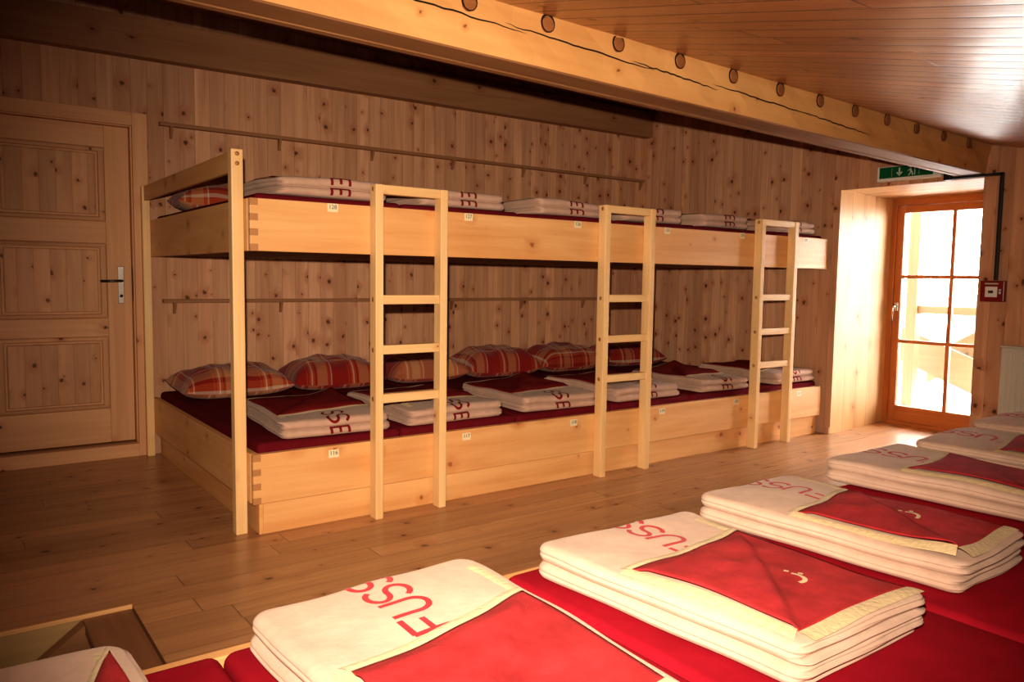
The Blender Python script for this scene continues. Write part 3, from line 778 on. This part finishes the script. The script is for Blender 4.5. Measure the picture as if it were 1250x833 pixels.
fr = join_bms([box_bm(XD, XD + .09, -.035, .03, 0, 2.06, .004), box_bm(XD, XD + .09, -1.12, -1.05, 0, 2.06, .004), box_bm(XD, XD + .09, -1.05, -.035, 1.995, 2.06, .004), box_bm(XD, XD + .09, -1.05, -.035, 0, .03, .004)])
bm_obj('frame', fr, 'frame', d2)
sash = join_bms([box_bm(XD + .01, XD + .07, -.10, -.036, .03, 1.993, .006), box_bm(XD + .01, XD + .07, -1.048, -.965, .03, 1.993, .006), box_bm(XD + .01, XD + .07, -.965, -.10, 1.93, 1.993, .006), box_bm(XD + .01, XD + .07, -.965, -.10, .03, .172, .006)])
bm_obj('sash', sash, 'frame', d2)
bm_obj('glazing_bar', box_bm(XD + .02, XD + .06, -.547, -.515, .165, 1.935, .004), 'frame', d2)
for z in (.766, 1.354):
    bm_obj('glazing_bar', box_bm(XD + .021, XD + .059, -.97, -.095, z - .015, z + .015, .004), 'frame', d2)
zs_ = [.165, .758, 1.346, 1.937]
for i in range(3):
    for y0, y1 in ((-.518, -.095), (-.97, -.544)):
        bm = bmesh.new(); f = bm.faces.new([bm.verts.new(p) for p in ((XD + .04, y0, zs_[i]), (XD + .04, y1, zs_[i]), (XD + .04, y1, zs_[i + 1]), (XD + .04, y0, zs_[i + 1]))])
        bm_obj('pane', bm, 'glass', d2)
h = bm_obj('handle', tube_bm([(XD + .01, -.07, 1.085), (XD - .045, -.07, 1.085), (XD - .055, -.07, 1.07), (XD - .05, -.062, .95)], .009, 10), 'chrome', d2, True)
box('handle_rose', XD + .002, XD + .012, -.088, -.052, 1.04, 1.12, 'chrome', d2, .004)

# baseboard piece between bed and recess, baseboard along end wall
tag(box('baseboard_right', XE - .018, XE - .001, -.06, -.005, 0, .06, 'wall', None, .003), 'short pine baseboard between the bunk end and the door recess', 'baseboard', None, 'structure')

# ------------------------------------------------------------------ exit sign, cable, alarm, radiator
es = root('exit_sign', (XE, -.63, 2.14), 'green and white illuminated exit sign above the door recess', 'exit sign')
box('housing', XE - .07, XE - .001, -.90, -.405, 2.092, 2.205, 'white', es, .006)
fc = box('face', XE - .0745, XE - .069, -.84, -.425, 2.113, 2.198, 'green', es, .001)
def flat(polys, name, mat, parent, x):
    bm = bmesh.new()
    for P in polys:
        bm.faces.new([bm.verts.new((x, y, z)) for y, z in P])
    return bm_obj(name, bm, mat, parent)
yc, zc = -.585, 2.156
flat([[(yc + .006, zc + .03), (yc - .006, zc + .03), (yc - .006, zc - .015), (yc + .006, zc - .015)],
      [(yc + .026, zc - .006), (yc + .015, zc - .0), (yc - .004, zc - .028), (yc, zc - .034)], [(yc - .026, zc - .006), (yc, zc - .034), (yc + .004, zc - .028), (yc - .015, zc)]], 'arrow', 'signwhite', fc, XE - .0752)
yc = -.675
man = [[(yc + .03, zc + .032), (yc - .032, zc + .032), (yc - .032, zc + .026), (yc + .03, zc + .026)], [(yc - .026, zc + .026), (yc - .032, zc + .026), (yc - .032, zc - .034), (yc - .026, zc - .034)],
       [(yc + .012, zc + .012), (yc - .004, zc + .010), (yc - .010, zc - .008), (yc + .004, zc - .010)], [(yc + .004, zc - .008), (yc - .004, zc - .008), (yc + .012, zc - .034), (yc + .022, zc - .034)],
       [(yc - .002, zc - .008), (yc - .010, zc - .006), (yc - .020, zc - .032), (yc - .010, zc - .034)], [(yc + .026, zc + .004), (yc + .01, zc + .012), (yc + .008, zc + .006), (yc + .024, zc - .002)],
       [(yc + .004 + .008 * math.cos(k * PI / 4), zc + .019 + .007 * math.sin(k * PI / 4)) for k in range(8)]]
flat(man, 'running_figure', 'signwhite', fc, XE - .0752)
flat([[(-.525, 2.192), (-.527, 2.192), (-.527, 2.12), (-.525, 2.12)], [(-.735, 2.192), (-.737, 2.192), (-.737, 2.12), (-.735, 2.12)]], 'divider_line', 'signwhite', fc, XE - .0751)
cb = join_bms([box_bm(XE - .05, XE - .001, -.955, -.905, 2.062, 2.15, .004), box_bm(XE - .028, XE - .0005, -1.305, -.93, 2.066, 2.086, .003), box_bm(XE - .028, XE - .0005, -1.305, -1.283, 1.325, 2.086, .003)])
cab = bm_obj('cable_duct', cb, 'black'); tag(cab, 'black cable run from the exit sign across and down to the fire alarm', 'cable')
fa = root('fire_alarm', (XE, -1.285, 1.25), 'red square fire alarm call point on the wall right of the glazed door', 'fire alarm')
box('case', XE - .045, XE, -1.365, -1.205, 1.172, 1.322, 'red', fa, .006)
wp = box('white_plate', XE - .049, XE - .044, -1.321, -1.241, 1.205, 1.280, 'white', fa, .002)
box('push_button', XE - .054, XE - .048, -1.296, -1.272, 1.233, 1.252, 'black', wp, .003)
box('red_mark', XE - .052, XE - .048, -1.272, -1.262, 1.233, 1.252, 'red', wp, .001)
box('caption_strip', XE - .0462, XE - .0445, -1.325, -1.237, 1.296, 1.305, 'signwhite', fa, 0)
flat([[(-1.335 + .005, 1.262), (-1.345, 1.262), (-1.345, 1.25), (-1.33, 1.25)], [(-1.33, 1.245), (-1.345, 1.245), (-1.345, 1.228), (-1.33, 1.228)]], 'house_symbol', 'signwhite', fa, XE - .0457)
ra = root('radiator', (XE, -1.75, .37), 'grey-white ribbed panel radiator on the end wall at the right edge', 'radiator')
box('body', XE - .085, XE - .03, -1.94, -1.385, .36, .855, 'rad', ra, .01)
bm = join_bms([box_bm(XE - .092, XE - .08, -1.415 - .0345 * k - .011, -1.415 - .0345 * k + .011, .39, .83, .005, 2) for k in range(15)])
bm_obj('ribs', bm, 'rad', ra)
box('grille', XE - .09, XE - .028, -1.945, -1.38, .855, .868, 'rad', ra, .004)
box('wall_bracket', XE - .032, XE, -1.50, -1.46, .42, .80, 'rad', ra, 0)

# ------------------------------------------------------------------ outside the door
bm = bmesh.new(); n = 40
vs = [[bm.verts.new((6.0 + 9 * (i / n) ** 1.3, -6 + 14 * j / n, -.10 - .035 * 9 * (i / n) + (.05 * math.sin(i * .7 + j * .45) + .04 * math.sin(j * .8)) * min(1, i / 6))) for j in range(n + 1)] for i in range(n + 1)]
for i in range(n):
    for j in range(n): bm.faces.new((vs[i][j], vs[i + 1][j], vs[i + 1][j + 1], vs[i][j + 1]))
tag(bm_obj('ground', bm, 'snow', None, True), 'bright snow-covered ground outside the glazed door', 'snow', None, 'structure')
tag(box('railing_post', 6.99, 7.11, .31, .42, -.3, 2.6, 'outwood', None, .008), 'pale upright post outside behind the left panes of the door', 'post')
tag(box('railing', 7.03, 7.08, -2.4, .31, .985, 1.065, 'outwood', None, .006), 'horizontal wooden railing board outside behind the middle panes', 'railing')
def skew_board(p0, p1, hgt, th):
    bm = bmesh.new(); P = [(p0[0], p0[1], p0[2]), (p1[0], p1[1], p1[2]), (p1[0], p1[1], p1[2] - hgt), (p0[0], p0[1], p0[2] - hgt)]
    f = [bm.verts.new(p) for p in P]; k = [bm.verts.new((p[0] + th, p[1], p[2])) for p in P]
    bm.faces.new(f); bm.faces.new(k[::-1])
    for i in range(4): bm.faces.new((f[i], k[i], k[(i + 1) % 4], f[(i + 1) % 4]))
    bmesh.ops.recalc_face_normals(bm, faces=bm.faces[:]); bm.normal_update(); box_uv(bm, 1, (0, p0[0])); return bm
tag(bm_obj('stair_board', skew_board((7.3, .62, .82), (7.3, -1.6, -.02), .36, .05), 'outwood'), 'broad sloping board of an outside stair descending behind the lower panes', 'board')
tag(bm_obj('stair_board', join_bms([skew_board((7.6, .45, .50), (7.6, -.17, .88), .3, .05), skew_board((7.6, -.17, .88), (7.6, -1.3, .45), .42, .05)]), 'outwood'), 'gable-shaped boards outside meeting in a peak behind the middle panes', 'board')
bm = bmesh.new(); n = 46; rg = random.Random(5); vs = []
for i in range(n + 1):
    row = []
    for j in range(n + 1):
        y = -30 + 110 * j / n; dd = i / n
        prof = 8 + 6 * math.sin(y * .08 + 1) + 2.5 * math.sin(y * .31) + 1.2 * math.sin(y * .9)
        row.append(bm.verts.new((55 + 30 * dd, y, -12 + (prof + 6) * dd ** .8 + (1.2 * math.sin(i * .9 + j * .5) + .8 * math.sin(j * 1.3 - i)) * dd)))
    vs.append(row)
for i in range(n):
    for j in range(n): bm.faces.new((vs[i][j], vs[i][j + 1], vs[i + 1][j + 1], vs[i + 1][j]))
tag(bm_obj('mountain', bm, 'mount', None, True), 'hazy snow-streaked mountainside far beyond the door', 'mountain', None, 'structure')

# ------------------------------------------------------------------ world, lights, camera
w = bpy.data.worlds.new('overcast_sky'); scene.world = w; w.use_nodes = True
bg = w.node_tree.nodes['Background']; bg.inputs[0].default_value = (1.0, .97, .93, 1); bg.inputs[1].default_value = 22.0

CAM = Vector((-1.220388968, -3.762956794, 1.292928173))
yaw, pitch, roll, fpx = 0.6343942097, 0.0804854872, 0.0142232821, 954.3239
fwd = Vector((math.sin(yaw) * math.cos(pitch), math.cos(yaw) * math.cos(pitch), -math.sin(pitch)))
rt = Vector((math.cos(yaw), -math.sin(yaw), 0)); up = rt.cross(fwd)
r2 = rt * math.cos(roll) + up * math.sin(roll); u2 = -rt * math.sin(roll) + up * math.cos(roll)
cam = bpy.data.cameras.new('camera'); co = bpy.data.objects.new('camera', cam); COL.objects.link(co)
mw = Matrix((r2, u2, -fwd)).transposed().to_4x4(); mw.translation = CAM; co.matrix_world = mw
cam.sensor_width = 36; cam.sensor_fit = 'HORIZONTAL'; cam.lens = fpx / 1250 * 36; cam.clip_start = .05; cam.clip_end = 500
scene.camera = co

def spot(name, loc, target, energy, angle, blend, color, size=.03, falloff=None):
    l = bpy.data.lights.new(name, 'SPOT'); l.energy = energy; l.spot_size = R(angle); l.spot_blend = blend; l.color = color; l.shadow_soft_size = size
    o = bpy.data.objects.new(name, l); COL.objects.link(o); o.location = loc
    o.rotation_euler = (Vector(target) - Vector(loc)).to_track_quat('-Z', 'Y').to_euler()
    if falloff:
        l.use_nodes = True; nt = l.node_tree; em = nt.nodes['Emission']
        fo = nt.nodes.new('ShaderNodeLightFalloff'); fo.inputs['Strength'].default_value = 1.0; fo.inputs['Smooth'].default_value = 0
        ma = nt.nodes.new('ShaderNodeMath'); ma.operation = 'MULTIPLY_ADD'; ma.inputs[1].default_value = falloff[0]
        mb = nt.nodes.new('ShaderNodeMath'); mb.operation = 'MULTIPLY'; mb.inputs[1].default_value = falloff[1]
        nt.links.new(fo.outputs['Linear'], mb.inputs[0]); nt.links.new(fo.outputs['Quadratic'], ma.inputs[0])
        nt.links.new(mb.outputs[0], ma.inputs[2]); nt.links.new(ma.outputs[0], em.inputs['Strength'])
    return o
FL = CAM + u2 * .13 - r2 * .03
spot('camera_flash', FL, FL + fwd * 3 + r2 * .12 - u2 * .12, 158, 86, 1.0, (1, .82, .62), .015, (3.6, .25))

scene.view_settings.view_transform = 'Standard'
scene.view_settings.look = 'Medium High Contrast'
scene.view_settings.exposure = 0
scene.cycles.use_denoising = True
scene.cycles.max_bounces = 8
scene.cycles.diffuse_bounces = 2
scene.cycles.sample_clamp_indirect = 6
